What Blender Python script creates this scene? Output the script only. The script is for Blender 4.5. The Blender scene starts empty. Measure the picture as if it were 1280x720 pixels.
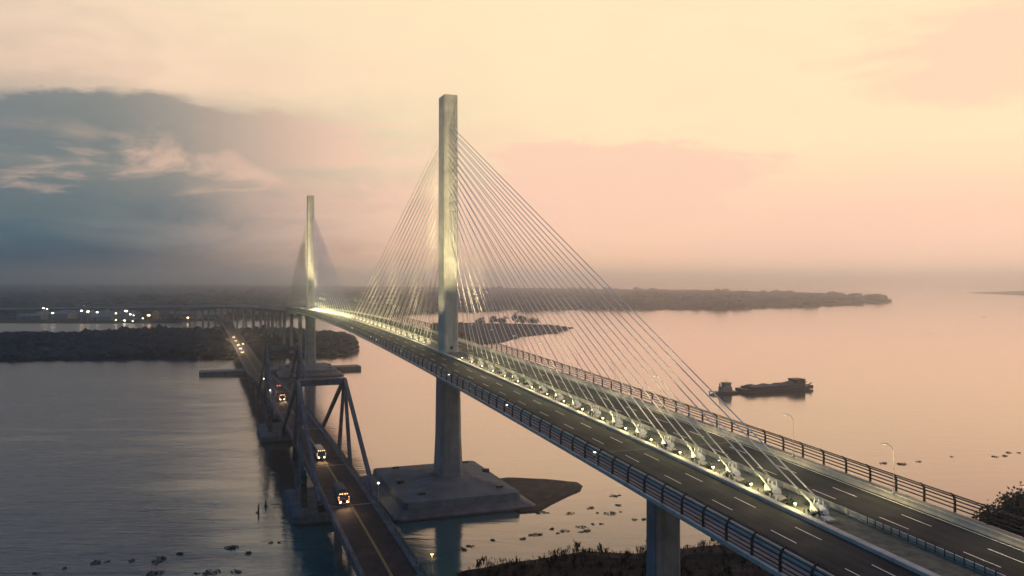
import bpy, math, random
from mathutils import Vector, noise
random.seed(7)
R = math.radians
sc = bpy.context.scene
def lin(r, g, b):
    f = lambda c: (c/255/12.92) if c <= 10 else ((c/255+0.055)/1.055)**2.4
    return (f(r), f(g), f(b), 1.0)

# ------------------------------------------------------------------ camera
FPX, CAMH, Y0 = 1050.0, 74.0, 345.0            # focal length in photo pixels, eye height, horizon row
cam = bpy.data.cameras.new('camera'); camo = bpy.data.objects.new('camera', cam)
sc.collection.objects.link(camo); sc.camera = camo
camo.location = (0, 0, CAMH); camo.rotation_euler = (R(90), 0, 0)
cam.sensor_width = 36; cam.lens = 36*FPX/1280; cam.shift_y = -(360-Y0)/1280
cam.clip_start = 0.5; cam.clip_end = 90000

# ------------------------------------------------------------------ exposure
sc.view_settings.view_transform = 'Standard'; sc.view_settings.look = 'None'
sc.view_settings.exposure = 0; sc.view_settings.gamma = 1; sc.view_settings.use_curve_mapping = False
sc.render.engine = 'CYCLES'
cy = sc.cycles
cy.use_denoising = True; cy.denoiser = 'OPENIMAGEDENOISE'
cy.max_bounces = 6; cy.diffuse_bounces = 3; cy.glossy_bounces = 3; cy.volume_bounces = 1
cy.sample_clamp_indirect = 4; cy.sample_clamp_direct = 0
cy.caustics_reflective = False; cy.caustics_refractive = False
cy.use_light_tree = True

# ------------------------------------------------------------------ sky
SUN_AZ, SUN_EL = R(43), R(10)                   # to the right of the view axis, low behind thin cloud
w = bpy.data.worlds.new('World'); sc.world = w; w.use_nodes = True
T = w.node_tree; T.nodes.clear()
class NT:
    def __init__(s, t): s.t = t
    def n(s, kind, **kw):
        o = s.t.nodes.new(kind)
        for k, v in kw.items(): setattr(o, k, v)
        return o
    def put(s, sock, v):
        if isinstance(v, bpy.types.NodeSocket): s.t.links.new(v, sock)
        elif v is not None: sock.default_value = v
    def m(s, op, a, b=None, c=None, clamp=False):
        o = s.n('ShaderNodeMath', operation=op, use_clamp=clamp)
        s.put(o.inputs[0], a); s.put(o.inputs[1], b); s.put(o.inputs[2], c)
        return o.outputs[0]
    def ss(s, x, a, b, lo=0.0, hi=1.0):
        o = s.n('ShaderNodeMapRange', interpolation_type='SMOOTHSTEP')
        s.put(o.inputs[0], x); s.put(o.inputs[1], a); s.put(o.inputs[2], b); s.put(o.inputs[3], lo); s.put(o.inputs[4], hi)
        return o.outputs[0]
    def mix(s, f, a, b, mode='MIX'):
        o = s.n('ShaderNodeMix', data_type='RGBA', blend_type=mode)
        s.put(o.inputs[0], f); s.put(o.inputs[6], a); s.put(o.inputs[7], b)
        return o.outputs[2]
    def ramp(s, f, stops, interp='LINEAR'):
        o = s.n('ShaderNodeValToRGB'); o.color_ramp.interpolation = interp
        e = o.color_ramp.elements
        while len(e) < len(stops): e.new(0.5)
        for q, (p, c) in zip(e, stops): q.position = p; q.color = c
        s.put(o.inputs[0], f); return o.outputs[0]
    def noise(s, vec, scale, detail=4, rough=0.55, dist=0.0, dim='3D'):
        o = s.n('ShaderNodeTexNoise', noise_dimensions=dim)
        s.put(o.inputs['Vector'], vec); s.put(o.inputs['Scale'], scale); s.put(o.inputs['Detail'], detail)
        s.put(o.inputs['Roughness'], rough); s.put(o.inputs['Distortion'], dist)
        return o.outputs[0]
    def xyz(s, a, b, c):
        o = s.n('ShaderNodeCombineXYZ'); s.put(o.inputs[0], a); s.put(o.inputs[1], b); s.put(o.inputs[2], c); return o.outputs[0]
N = NT(T)
tc = N.n('ShaderNodeTexCoord'); sp = N.n('ShaderNodeSeparateXYZ'); T.links.new(tc.outputs['Generated'], sp.inputs[0])
az = N.m('ARCTAN2', sp.outputs[0], sp.outputs[1])
el = N.m('MAXIMUM', N.m('ARCSINE', sp.outputs[2]), 0.0)
# cloud field coordinates: long streaks parallel to the horizon
cv = N.xyz(N.m('MULTIPLY', az, 3.0), N.m('MULTIPLY', el, 8.5), 3.7)
n1 = N.noise(cv, 1.3, 8, 0.60, 0.45)
n2 = N.noise(N.xyz(N.m('MULTIPLY', az, 2.2), N.m('MULTIPLY', el, 14.0), 9.1), 1.6, 5, 0.55, 0.2)
nb = N.m('SUBTRACT', n1, 0.5); nb2 = N.m('SUBTRACT', n2, 0.5)
nf = N.noise(N.xyz(N.m('MULTIPLY', az, 7.0), N.m('MULTIPLY', el, 20.0), 1.3), 1.0, 9, 0.66, 0.6)
nb = N.m('ADD', nb, N.m('MULTIPLY', N.m('SUBTRACT', nf, 0.5), 0.75)); nb2 = N.m('ADD', nb2, N.m('MULTIPLY', N.m('SUBTRACT', nf, 0.5), 0.55))
elw = N.m('ADD', el, N.m('MULTIPLY', nb2, 0.05))
e01 = N.m('DIVIDE', elw, 1.6, clamp=True)
def E(px): return max(0.0, (Y0-px)/FPX/1.6)
ZEN = [(0.24, lin(186, 200, 198)), (0.33, lin(76, 136, 170)), (0.58, lin(32, 102, 156)), (1.0, lin(24, 88, 146))]
right = N.ramp(e01, [(0.0, lin(255, 202, 163)), (E(300), lin(255, 207, 174)), (E(255), lin(253, 212, 183)), (E(190), lin(254, 229, 188)), (E(0), lin(255, 234, 192))] + ZEN)
left = N.ramp(e01, [(0.0, lin(6, 44, 70)), (E(325), lin(24, 64, 88)), (E(290), lin(66, 98, 112)), (E(240), lin(122, 128, 126)), (E(160), lin(190, 176, 158)), (E(115), lin(252, 216, 186)), (E(10), lin(255, 228, 192))] + ZEN)
lr = N.ss(N.m('ADD', az, N.m('MULTIPLY', nb, 0.25)), -0.52, 0.08)
base = N.mix(lr, left, right)
def blob(px, py, hw, hh, soft=0.5, k=0.9, nz=nb):
    dx = N.m('DIVIDE', N.m('SUBTRACT', az, math.atan((px-640)/FPX)), hw/FPX)
    dy = N.m('DIVIDE', N.m('SUBTRACT', el, (Y0-py)/FPX), hh/FPX)
    d = N.m('SQRT', N.m('ADD', N.m('MULTIPLY', dx, dx), N.m('MULTIPLY', dy, dy)))
    d = N.m('ADD', d, N.m('MULTIPLY', nz, -2.2*k))
    return N.ss(d, 1.0-soft*0.5, 1.0+soft*0.5, 1.0, 0.0)
grey = lin(112, 124, 124); rose = lin(251, 205, 180)
ccol = N.mix(N.ss(az, -0.48, -0.12), grey, rose)
def mx(*a):
    r = a[0]
    for b in a[1:]: r = N.m('MAXIMUM', r, b)
    return r
bank = mx(blob(215, 180, 225, 40, 0.35, 0.85), N.m('MULTIPLY', blob(380, 182, 90, 24, 0.7, 0.8), 0.7), N.m('MULTIPLY', blob(90, 176, 110, 30, 0.6, 0.8), 0.9), N.m('MULTIPLY', N.m('MULTIPLY', blob(140, 262, 420, 44, 1.0, 0.9, nb2), N.ss(nf, 0.34, 0.62, 0.25, 1.0)), 0.8))
puff = mx(blob(775, 235, 150, 52, 0.35, 1.0), blob(1260, 300, 300, 52, 0.5, 1.1, nb2), N.m('MULTIPLY', blob(1300, 95, 140, 60, 0.8, 1.3), 0.75),
          N.m('MULTIPLY', blob(600, 185, 90, 26, 0.9, 1.3), 0.35), N.m('MULTIPLY', blob(540, 285, 260, 40, 1.0, 0.9, nb2), 0.5))
# the same kind of cloud goes on all round, outside the frame too
rest = N.m('MULTIPLY', N.ss(N.m('ADD', N.m('MULTIPLY', nb, 1.0), N.m('MULTIPLY', nb2, 0.6)), 0.10, 0.26), 0.55)
out = N.ss(N.m('ABSOLUTE', az), 0.6, 0.9)
sky = N.mix(N.m('MULTIPLY', bank, 0.82), base, ccol)
sky = N.mix(N.m('MULTIPLY', puff, 0.85), sky, ccol)
sky = N.mix(N.m('MULTIPLY', rest, out), sky, N.mix(N.ss(az, -0.48, -0.12), grey, rose))
gap = N.m('MULTIPLY', N.m('MULTIPLY', blob(170, 226, 260, 40, 1.6, 0.4, nb2), N.ss(N.noise(N.xyz(N.m('MULTIPLY', az, 6.0), N.m('MULTIPLY', el, 21.0), 7.4), 1.0, 7, 0.6, 0.5), 0.50, 0.66)), 0.75)
sky = N.mix(gap, sky, lin(240, 198, 172))
fine = N.noise(N.xyz(N.m('MULTIPLY', az, 9.0), N.m('MULTIPLY', el, 26.0), 5.0), 1.0, 6, 0.6, 0.4)
sky = N.mix(N.m('MULTIPLY', N.ss(fine, 0.35, 0.75), 0.16), sky, N.mix(N.ss(az, -0.48, -0.12), lin(120, 128, 124), lin(250, 212, 184)))
# away from the glow the dusk sky falls off to blue grey
back = N.ss(N.m('COSINE', N.m('SUBTRACT', az, SUN_AZ)), -0.45, 0.5, 1.0, 0.0)
sky = N.mix(N.m('MULTIPLY', back, 0.85), sky, N.ramp(e01, [(0.0, lin(26, 74, 116)), (0.3, lin(40, 108, 160)), (1.0, lin(24, 88, 146))]))
nish = N.n('ShaderNodeTexSky', sky_type='NISHITA'); nish.sun_disc = False
nish.sun_elevation = SUN_EL; nish.sun_rotation = SUN_AZ; nish.air_density = 1.5; nish.dust_density = 3.0
bg1 = N.n('ShaderNodeBackground'); N.put(bg1.inputs[0], sky); bg1.inputs[1].default_value = 1.0
bg2 = N.n('ShaderNodeBackground'); N.put(bg2.inputs[0], nish.outputs[0]); bg2.inputs[1].default_value = 0.0015
ad = N.n('ShaderNodeAddShader'); T.links.new(bg1.outputs[0], ad.inputs[0]); T.links.new(bg2.outputs[0], ad.inputs[1])
wo = N.n('ShaderNodeOutputWorld'); T.links.new(ad.outputs[0], wo.inputs[0])
w.cycles.sampling_method = 'MANUAL'; w.cycles.sample_map_resolution = 512

# ------------------------------------------------------------------ sun
sl = bpy.data.lights.new('sun', 'SUN'); sl.energy = 1.5; sl.angle = R(110); sl.color = (1.0, 0.44, 0.22)
so = bpy.data.objects.new('sun', sl); sc.collection.objects.link(so)
so.rotation_euler = (R(90)-SUN_EL, 0, math.pi-SUN_AZ); so.location = (300, 900, 400)

# ------------------------------------------------------------------ helpers
C = sc.collection
P0 = Vector((-21.9, 287.8, 0)); ROT = math.atan2(0.349, 0.937)
UX, UY = -math.sin(ROT), math.cos(ROT)
def UV(U, V, z=0): return Vector((P0.x+UX*U+UY*V, P0.y+UY*U-UX*V, z))
def pix(px, py, z=0.0):                        # photo pixel -> point on the level z
    Y = FPX*(CAMH-z)/(py-Y0); return Vector(((px-640)/FPX*Y, Y, z))

class MB:
    def __init__(s): s.v = []; s.f = []
    def add(s, vs, fs):
        o = len(s.v); s.v += [tuple(q) for q in vs]; s.f += [tuple(i+o for i in q) for q in fs]; return s
    def box(s, c, d, rz=0.0, top=(1, 1)):
        vs = []
        for k in (-1, 1):
            tx, ty = top if k > 0 else (1, 1)
            for a, b in ((-1, -1), (1, -1), (1, 1), (-1, 1)):
                x, y = a*d[0]/2*tx, b*d[1]/2*ty
                vs.append((c[0]+x*math.cos(rz)-y*math.sin(rz), c[1]+x*math.sin(rz)+y*math.cos(rz), c[2]+k*d[2]/2))
        return s.add(vs, [(0, 3, 2, 1), (4, 5, 6, 7), (0, 1, 5, 4), (1, 2, 6, 5), (2, 3, 7, 6), (3, 0, 4, 7)])
    def bbox(s, c, d, b=0.05):                 # box with bevelled vertical and top edges
        x, y = d[0]/2, d[1]/2; z0, z1 = c[2]-d[2]/2, c[2]+d[2]/2
        def ring(x, y, b, z): return [(c[0]+p, c[1]+q, z) for p, q in ((-x+b, -y), (x-b, -y), (x, -y+b), (x, y-b), (x-b, y), (-x+b, y), (-x, y-b), (-x, -y+b))]
        vs = ring(x, y, b, z0)+ring(x, y, b, z1-b)+ring(x-b, y-b, b*.6, z1)
        fs = [tuple(range(7, -1, -1)), tuple(range(16, 24))]
        for k in (0, 8): fs += [(k+i, k+(i+1) % 8, k+8+(i+1) % 8, k+8+i) for i in range(8)]
        return s.add(vs, fs)
    def tube(s, pts, r, n=6, cap=True):
        pts = [Vector(p) for p in pts]; rr = r if isinstance(r, (list, tuple)) else [r]*len(pts)
        vs = []; fs = []
        for i, p in enumerate(pts):
            t = (pts[min(i+1, len(pts)-1)]-pts[max(i-1, 0)]).normalized()
            up = Vector((0, 0, 1)) if abs(t.z) < 0.9 else Vector((1, 0, 0))
            a = t.cross(up).normalized(); b = a.cross(t)
            for k in range(n):
                q = 2*math.pi*(k+.5)/n; vs.append(p+(a*math.cos(q)+b*math.sin(q))*rr[i])
        for i in range(len(pts)-1):
            fs += [(i*n+k, i*n+(k+1) % n, (i+1)*n+(k+1) % n, (i+1)*n+k) for k in range(n)]
        if cap: fs += [tuple(range(n-1, -1, -1)), tuple(range((len(pts)-1)*n, len(pts)*n))]
        return s.add(vs, fs)
    def loft(s, rings, cap=True, closed=True):
        n = len(rings[0]); vs = [q for r in rings for q in r]; fs = []
        for i in range(len(rings)-1):
            for k in range(n if closed else n-1):
                fs.append((i*n+k, i*n+(k+1) % n, (i+1)*n+(k+1) % n, (i+1)*n+k))
        if cap: fs += [tuple(range(n-1, -1, -1)), tuple(range((len(rings)-1)*n, len(rings)*n))]
        return s.add(vs, fs)
    def build(s, name, mat, parent=None, smooth=False):
        me = bpy.data.meshes.new(name); me.from_pydata(s.v, [], s.f)
        if mat: me.materials.append(mat)
        if smooth: me.shade_smooth()
        me.update()
        return place(name, me, parent)
def place(name, me, parent=None, loc=None, rz=0.0):
    o = bpy.data.objects.new(name, me); C.objects.link(o); o.parent = parent
    if loc is not None: o.location = loc
    if rz: o.rotation_euler = (0, 0, rz)
    return o
def thing(name, label, cat, loc=(0, 0, 0), rz=0.0, group=None):
    o = bpy.data.objects.new(name, None); C.objects.link(o); o.location = loc; o.rotation_euler = (0, 0, rz); o.empty_display_size = 0.5
    return tag(o, label, cat, group)
def tag(o, label=None, cat=None, group=None, kind=None):
    if label: o['label'] = label
    if cat: o['category'] = cat
    if group: o['group'] = group
    if kind: o['kind'] = kind
    return o
def copy_tree(o, parent=None):
    c = o.copy(); C.objects.link(c); c.parent = parent
    for ch in list(o.children): copy_tree(ch, c)
    return c

# ------------------------------------------------------------------ materials
def mat(name, col, rough=0.7, metal=0.0, var=0.25, scale=0.6, bump=0.0, bscale=None, streak=0.0, spec=0.5, dirt=None):
    m = bpy.data.materials.new(name); m.use_nodes = True; t = m.node_tree; n = NT(t)
    b = t.nodes['Principled BSDF']; b.inputs['Metallic'].default_value = metal; b.inputs['Specular IOR Level'].default_value = spec
    g = n.n('ShaderNodeNewGeometry').outputs['Position']
    f = n.noise(g, scale, 5, 0.62)
    lo = tuple(c*(1-var) for c in col)+(1,); hi = tuple(min(1, c*(1+var)) for c in col)+(1,)
    c = n.mix(n.ss(f, 0.3, 0.7), lo, hi)
    if streak:                                  # rain streaks running down
        s = n.n('ShaderNodeSeparateXYZ'); t.links.new(g, s.inputs[0])
        q = n.noise(n.xyz(n.m('MULTIPLY', s.outputs[0], 1.6), n.m('MULTIPLY', s.outputs[1], 1.6), n.m('MULTIPLY', s.outputs[2], 0.06)), 1.0, 4, 0.6)
        c = n.mix(n.m('MULTIPLY', n.ss(q, 0.48, 0.72), streak), c, tuple(k*0.45 for k in col)+(1,))
    if dirt:
        q = n.noise(g, scale*3.3, 6, 0.7)
        c = n.mix(n.ss(q, 0.5, 0.75, 0, 0.6), c, dirt+(1,))
    n.put(b.inputs['Base Color'], c)
    n.put(b.inputs['Roughness'], n.ss(n.noise(g, scale*2.1, 3, 0.5), 0.2, 0.8, max(0.02, rough-0.1), min(1, rough+0.1)))
    if bump:
        bp = n.n('ShaderNodeBump'); bp.inputs['Strength'].default_value = bump; bp.inputs['Distance'].default_value = 0.05
        n.put(bp.inputs['Height'], n.noise(g, bscale or scale*8, 5, 0.65)); t.links.new(bp.outputs[0], b.inputs['Normal'])
    return m
def glow(name, col, strength):
    m = bpy.data.materials.new(name); m.use_nodes = True; b = m.node_tree.nodes['Principled BSDF']
    b.inputs['Base Color'].default_value = (0.8, 0.8, 0.8, 1); b.inputs['Emission Color'].default_value = col+(1,); b.inputs['Emission Strength'].default_value = strength
    return m
M = {}
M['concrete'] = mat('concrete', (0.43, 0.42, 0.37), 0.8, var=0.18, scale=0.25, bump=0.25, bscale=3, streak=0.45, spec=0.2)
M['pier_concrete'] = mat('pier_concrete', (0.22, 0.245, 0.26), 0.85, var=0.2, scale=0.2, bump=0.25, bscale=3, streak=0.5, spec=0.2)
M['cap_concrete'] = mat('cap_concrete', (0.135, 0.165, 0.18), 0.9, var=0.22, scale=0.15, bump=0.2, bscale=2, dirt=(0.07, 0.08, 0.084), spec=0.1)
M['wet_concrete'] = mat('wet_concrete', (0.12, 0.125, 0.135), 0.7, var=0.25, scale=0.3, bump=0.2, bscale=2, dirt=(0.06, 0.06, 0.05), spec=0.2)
M['algae'] = mat('algae_stain', (0.03, 0.032, 0.026), 0.6, var=0.5, scale=0.8, spec=0.3)
M['barrier'] = mat('barrier_concrete', (0.46, 0.43, 0.36), 0.75, var=0.15, scale=0.5, bump=0.15, bscale=5, streak=0.25, spec=0.2)
M['white_block'] = mat('painted_white_concrete', (0.72, 0.70, 0.64), 0.6, var=0.1, scale=0.9, bump=0.1)
M['asphalt'] = mat('asphalt', (0.026, 0.029, 0.031), 0.85, var=0.3, scale=0.12, bump=0.2, bscale=20, dirt=(0.036, 0.038, 0.038), spec=0.08)
M['old_asphalt'] = mat('worn_asphalt', (0.06, 0.040, 0.034), 0.8, var=0.4, scale=0.3, bump=0.2, bscale=15, dirt=(0.04, 0.034, 0.032), spec=0.1)
M['paint'] = mat('road_paint', (0.82, 0.79, 0.68), 0.6, var=0.12, scale=1.5)
M['yellow_paint'] = mat('yellow_road_paint', (0.55, 0.36, 0.08), 0.6, var=0.25, scale=0.8)
M['walk'] = mat('walkway_concrete', (0.17, 0.16, 0.155), 0.85, var=0.15, scale=0.3)
M['soil'] = mat('median_soil', (0.10, 0.105, 0.07), 0.95, var=0.4, scale=0.6, bump=0.6, bscale=4)
M['dark_steel'] = mat('dark_steel', (0.016, 0.018, 0.02), 0.6, 0.1, var=0.3, scale=1.0)
M['galv'] = mat('galvanised_steel', (0.55, 0.55, 0.53), 0.5, 0.3, var=0.15, scale=1.0)
M['lamp_pole'] = mat('tan_painted_steel', (0.34, 0.26, 0.21), 0.6, var=0.1, scale=1.0)
M['cable'] = mat('cable_sheath', (0.70, 0.68, 0.62), 0.45, var=0.06, scale=0.4)
M['sleeve'] = mat('cable_sleeve', (0.20, 0.22, 0.20), 0.5, 0.2, var=0.15, scale=0.8)
M['old_concrete'] = mat('stained_concrete', (0.125, 0.135, 0.14), 0.9, var=0.3, scale=0.25, bump=0.3, bscale=2, streak=0.7, dirt=(0.06, 0.062, 0.066), spec=0.1)
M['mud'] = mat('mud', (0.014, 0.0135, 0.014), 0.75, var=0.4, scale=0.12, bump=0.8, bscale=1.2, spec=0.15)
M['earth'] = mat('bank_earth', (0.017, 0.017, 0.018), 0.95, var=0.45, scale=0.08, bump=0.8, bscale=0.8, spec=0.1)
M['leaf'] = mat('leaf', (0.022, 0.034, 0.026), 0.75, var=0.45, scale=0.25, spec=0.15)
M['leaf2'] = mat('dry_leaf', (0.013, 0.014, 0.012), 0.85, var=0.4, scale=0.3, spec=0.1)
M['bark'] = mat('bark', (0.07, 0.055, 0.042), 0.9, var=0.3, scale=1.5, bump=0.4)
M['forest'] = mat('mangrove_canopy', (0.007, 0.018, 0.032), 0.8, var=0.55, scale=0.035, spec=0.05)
M['rust'] = mat('rusty_steel', (0.10, 0.055, 0.042), 0.7, 0.1, var=0.4, scale=0.3, dirt=(0.05, 0.035, 0.03))
M['hull'] = mat('dark_hull_paint', (0.05, 0.055, 0.06), 0.5, var=0.3, scale=0.4, dirt=(0.09, 0.05, 0.035))
M['cargo'] = mat('cargo', (0.14, 0.11, 0.09), 0.9, var=0.4, scale=0.2, bump=0.5)
M['white_paint'] = mat('white_boat_paint', (0.62, 0.61, 0.57), 0.45, var=0.12, scale=0.6)
M['red_paint'] = mat('red_truck_paint', (0.22, 0.03, 0.025), 0.35, var=0.1, scale=0.8)
M['blue_paint'] = mat('blue_truck_paint', (0.05, 0.08, 0.15), 0.35, var=0.1, scale=0.8)
M['grey_paint'] = mat('grey_car_paint', (0.20, 0.21, 0.22), 0.3, 0.3, var=0.08, scale=0.8)
M['black_paint'] = mat('black_car_paint', (0.025, 0.025, 0.028), 0.25, var=0.1, scale=0.8)
M['tarp'] = mat('faded_tarpaulin', (0.09, 0.08, 0.085), 0.85, var=0.2, scale=0.7, bump=0.3, bscale=1.5)
M['rubber'] = mat('tyre_rubber', (0.02, 0.02, 0.02), 0.85, var=0.2, scale=2)
M['glass'] = mat('dark_glass', (0.012, 0.015, 0.018), 0.08, var=0.05, scale=1, spec=0.8)
M['wall'] = mat('shed_wall', (0.22, 0.22, 0.21), 0.85, var=0.2, scale=0.15, streak=0.4)
M['roof'] = mat('corrugated_roof', (0.17, 0.17, 0.17), 0.6, 0.2, var=0.25, scale=0.2, dirt=(0.10, 0.07, 0.05))
M['buoy'] = mat('weathered_wood', (0.06, 0.05, 0.04), 0.9, var=0.3, scale=2)
M['hyacinth'] = mat('water_hyacinth', (0.025, 0.045, 0.022), 0.6, var=0.4, scale=0.8)
M['g_warm'] = glow('lamp_warm_white', (1.0, 0.84, 0.55), 18.0)
M['g_street'] = glow('street_lamp_lens', (1.0, 0.86, 0.58), 1.6)
M['g_white'] = glow('lamp_white', (1.0, 0.93, 0.78), 9.0)
M['g_head'] = glow('headlight', (1.0, 0.68, 0.36), 20.0)
M['g_marker'] = glow('marker_light', (1.0, 0.42, 0.16), 9.0)
M['g_tail'] = glow('tail_light', (1.0, 0.10, 0.04), 9.0)
M['g_orange'] = glow('sodium_lamp', (1.0, 0.42, 0.10), 6.0)
M['g_flood'] = glow('mast_floodlight', (1.0, 0.78, 0.50), 22.0)
M['g_sod2'] = glow('mast_sodium', (1.0, 0.58, 0.26), 26.0)

def asphalt_wear(m, tone):
    t = m.node_tree; n = NT(t); b = t.nodes['Principled BSDF']; src = b.inputs['Base Color'].links[0].from_socket
    tcn = n.n('ShaderNodeTexCoord'); sp_ = n.n('ShaderNodeSeparateXYZ'); t.links.new(tcn.outputs['Object'], sp_.inputs[0])
    q = n.noise(n.xyz(n.m('MULTIPLY', sp_.outputs[0], 1.1), n.m('MULTIPLY', sp_.outputs[1], 0.012), 0), 1.0, 5, 0.6)
    c = n.mix(n.ss(q, 0.42, 0.66), src, tone)
    p_ = n.noise(n.xyz(n.m('MULTIPLY', sp_.outputs[0], 0.10), n.m('MULTIPLY', sp_.outputs[1], 0.03), 5), 1.0, 2, 0.4)
    c = n.mix(n.m('MULTIPLY', n.ss(p_, 0.55, 0.58), 0.35), c, (0.018, 0.019, 0.02, 1))
    n.put(b.inputs['Base Color'], c)
asphalt_wear(M['asphalt'], (0.038, 0.041, 0.041, 1)); asphalt_wear(M['old_asphalt'], (0.045, 0.038, 0.035, 1))
# water: muddy river, ripples driven by wind on one side, glassy on the other
def water_mat():
    m = bpy.data.materials.new('river_water'); m.use_nodes = True; t = m.node_tree; n = NT(t); b = t.nodes['Principled BSDF']
    g = n.n('ShaderNodeNewGeometry').outputs['Position']; s = n.n('ShaderNodeSeparateXYZ'); t.links.new(g, s.inputs[0])
    x, y = s.outputs[0], s.outputs[1]
    # wind-ruffled reach on the upstream side of the bridges, sheltered glassy reach beyond them
    V = n.m('ADD', n.m('MULTIPLY', n.m('SUBTRACT', x, P0.x), UY), n.m('MULTIPLY', n.m('SUBTRACT', y, P0.y), -UX))
    patch = n.noise(n.xyz(n.m('MULTIPLY', x, 0.006), n.m('MULTIPLY', y, 0.012), 0), 1.0, 4, 0.55, 0.4)
    fine = n.noise(n.xyz(n.m('MULTIPLY', x, 0.016), n.m('MULTIPLY', y, 0.07), 2), 1.0, 6, 0.62, 0.6)
    ruf = n.m('ADD', n.m('ADD', n.ss(V, -25, -120), n.m('MULTIPLY', n.m('SUBTRACT', fine, 0.5), n.ss(V, -10, -80, 0.25, 1.3))), n.m('MULTIPLY', n.m('SUBTRACT', patch, 0.5), 0.9), clamp=True)
    teal_refl = n.ss(n.m('ADD', y, n.m('MULTIPLY', n.m('SUBTRACT', patch, 0.5), 60)), 330, 235)      # mask for the teal sky reflection painted into the water near the bank
    n.put(b.inputs['Base Color'], n.mix(ruf, n.mix(teal_refl, (0.06, 0.045, 0.035, 1), (0.035, 0.105, 0.115, 1)), (0.024, 0.058, 0.094, 1)))  # teal near side and slate blue ruffled side put reflected sky tone into the colour
    n.put(b.inputs['IOR'], n.m('SUBTRACT', n.ss(ruf, 0, 1, 2.15, 1.25), n.m('MULTIPLY', n.m('MULTIPLY', teal_refl, n.m('SUBTRACT', 1.0, ruf)), 0.75)))
    n.put(b.inputs['Roughness'], n.ss(ruf, 0, 1, 0.09, 0.20))
    w1 = n.noise(n.xyz(n.m('MULTIPLY', x, 0.10), n.m('MULTIPLY', y, 0.30), 0), 1.0, 5, 0.6, 0.3)
    w2 = n.noise(n.xyz(n.m('MULTIPLY', x, 0.5), n.m('MULTIPLY', y, 0.9), 4), 1.0, 4, 0.6, 0.2)
    w3 = n.noise(n.xyz(n.m('MULTIPLY', x, 0.035), n.m('MULTIPLY', y, 0.12), 8), 1.0, 3, 0.5, 0.6)
    h = n.m('ADD', n.m('ADD', n.m('MULTIPLY', w1, 1.0), n.m('MULTIPLY', w2, 0.35)), n.m('MULTIPLY', w3, 1.6))
    bp = n.n('ShaderNodeBump'); bp.inputs['Distance'].default_value = 0.55
    n.put(bp.inputs['Strength'], n.ss(ruf, 0, 1, 0.10, 0.75)); n.put(bp.inputs['Height'], h)
    t.links.new(bp.outputs[0], b.inputs['Normal'])
    return m
M['water'] = water_mat()

# ------------------------------------------------------------------ the setting
FAR = 26000.0
mb = MB()
mb.add([(-FAR, -2500, 0), (FAR, -2500, 0), (FAR, FAR, 0), (-FAR, FAR, 0)], [(0, 1, 2, 3)])
tag(mb.build('river', M['water']), kind='structure')

def land(name, outline, h, m, jitter=6.0, step=25.0, inner=0.35, seed=1, kind='structure', rise=25.0):
    """a low land mass from its shoreline: uneven shore, a bank that rises and a rough top"""
    pts = []
    n0 = len(outline)
    for i in range(n0):
        a, b = Vector(outline[i]), Vector(outline[(i+1) % n0]); L = (b-a).length; k = max(1, int(L/step))
        for j in range(k):
            p = a.lerp(b, j/k); q = noise.noise(Vector((p.x*0.02, p.y*0.02, seed)))*jitter + noise.noise(Vector((p.x*0.11, p.y*0.11, seed+5)))*jitter*0.35
            nn = Vector((-(b-a).y, (b-a).x)).normalized(); pts.append(p+nn*q)
    import mathutils.geometry as G
    n = len(pts); cen = sum(pts, Vector((0, 0)))/n
    mb = MB(); rings = []
    def inset(d):
        r = []
        for i, p in enumerate(pts):
            t = (pts[(i+1) % n]-pts[i-1]).normalized(); r.append(p+Vector((-t.y, t.x))*d)
        return r
    levels = [(-rise*0.25, -0.5), (0, 0.02), (rise*0.25, h*0.55), (rise, h)]
    vs = []
    for d, z in levels:
        for q in inset(d): vs.append((q.x, q.y, z+(noise.noise(Vector((q.x*0.07, q.y*0.07, seed)))*h*0.25 if z > 0.1 else 0)))
    fs = []
    for k in range(3):
        fs += [(k*n+i, k*n+(i+1) % n, (k+1)*n+(i+1) % n, (k+1)*n+i) for i in range(n)]
    mb.add(vs, fs)
    top = [Vector(v) for v in vs[3*n:]]
    tri = G.tessellate_polygon([top])
    mb.f += [tuple(3*n+i for i in (a if a[0] != a[1] else a)) for a in tri]
    o = mb.build(name, m)
    return tag(o, kind=kind), pts
def P2(*l): return [pix(a, b).xy for a, b in l]
def inside(p, poly):
    c = False; j = len(poly)-1
    for i in range(len(poly)):
        a, b = poly[i], poly[j]
        if (a.y > p.y) != (b.y > p.y) and p.x < (b.x-a.x)*(p.y-a.y)/(b.y-a.y)+a.x: c = not c
        j = i
    return c
# counter-clockwise outlines (seen from above)
island = P2((-260, 452), (60, 451), (180, 449), (300, 448), (390, 447), (430, 443), (447, 437), (440, 428), (425, 419), (330, 414), (210, 416), (120, 419), (40, 420), (-300, 420))
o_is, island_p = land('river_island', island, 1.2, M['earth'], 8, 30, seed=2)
farland = [pix(-900, 404).xy, pix(-100, 404).xy, pix(110, 404).xy, pix(200, 403.5).xy, pix(270, 400).xy, pix(420, 395).xy, pix(560, 390).xy, pix(660, 387).xy, pix(800, 386.5).xy, pix(980, 385).xy, pix(1060, 382).xy, pix(1112, 377).xy,
           pix(1100, 371).xy, pix(1030, 367).xy, pix(900, 363).xy, pix(560, 359).xy, Vector((-2500, 7000)), Vector((-9000, 7000)), Vector((-9000, 1400))]
o_far, far_p = land('far_shore', farland, 2.0, M['earth'], 25, 90, seed=4, rise=60)
spit = P2((540, 432), (590, 432), (628, 428), (655, 421), (690, 417), (719, 410), (690, 406.5), (640, 405), (590, 404), (540, 404))
o_sp, spit_p = land('sand_spit', spit, 1.3, M['earth'], 5, 25, seed=6, rise=12)
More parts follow.
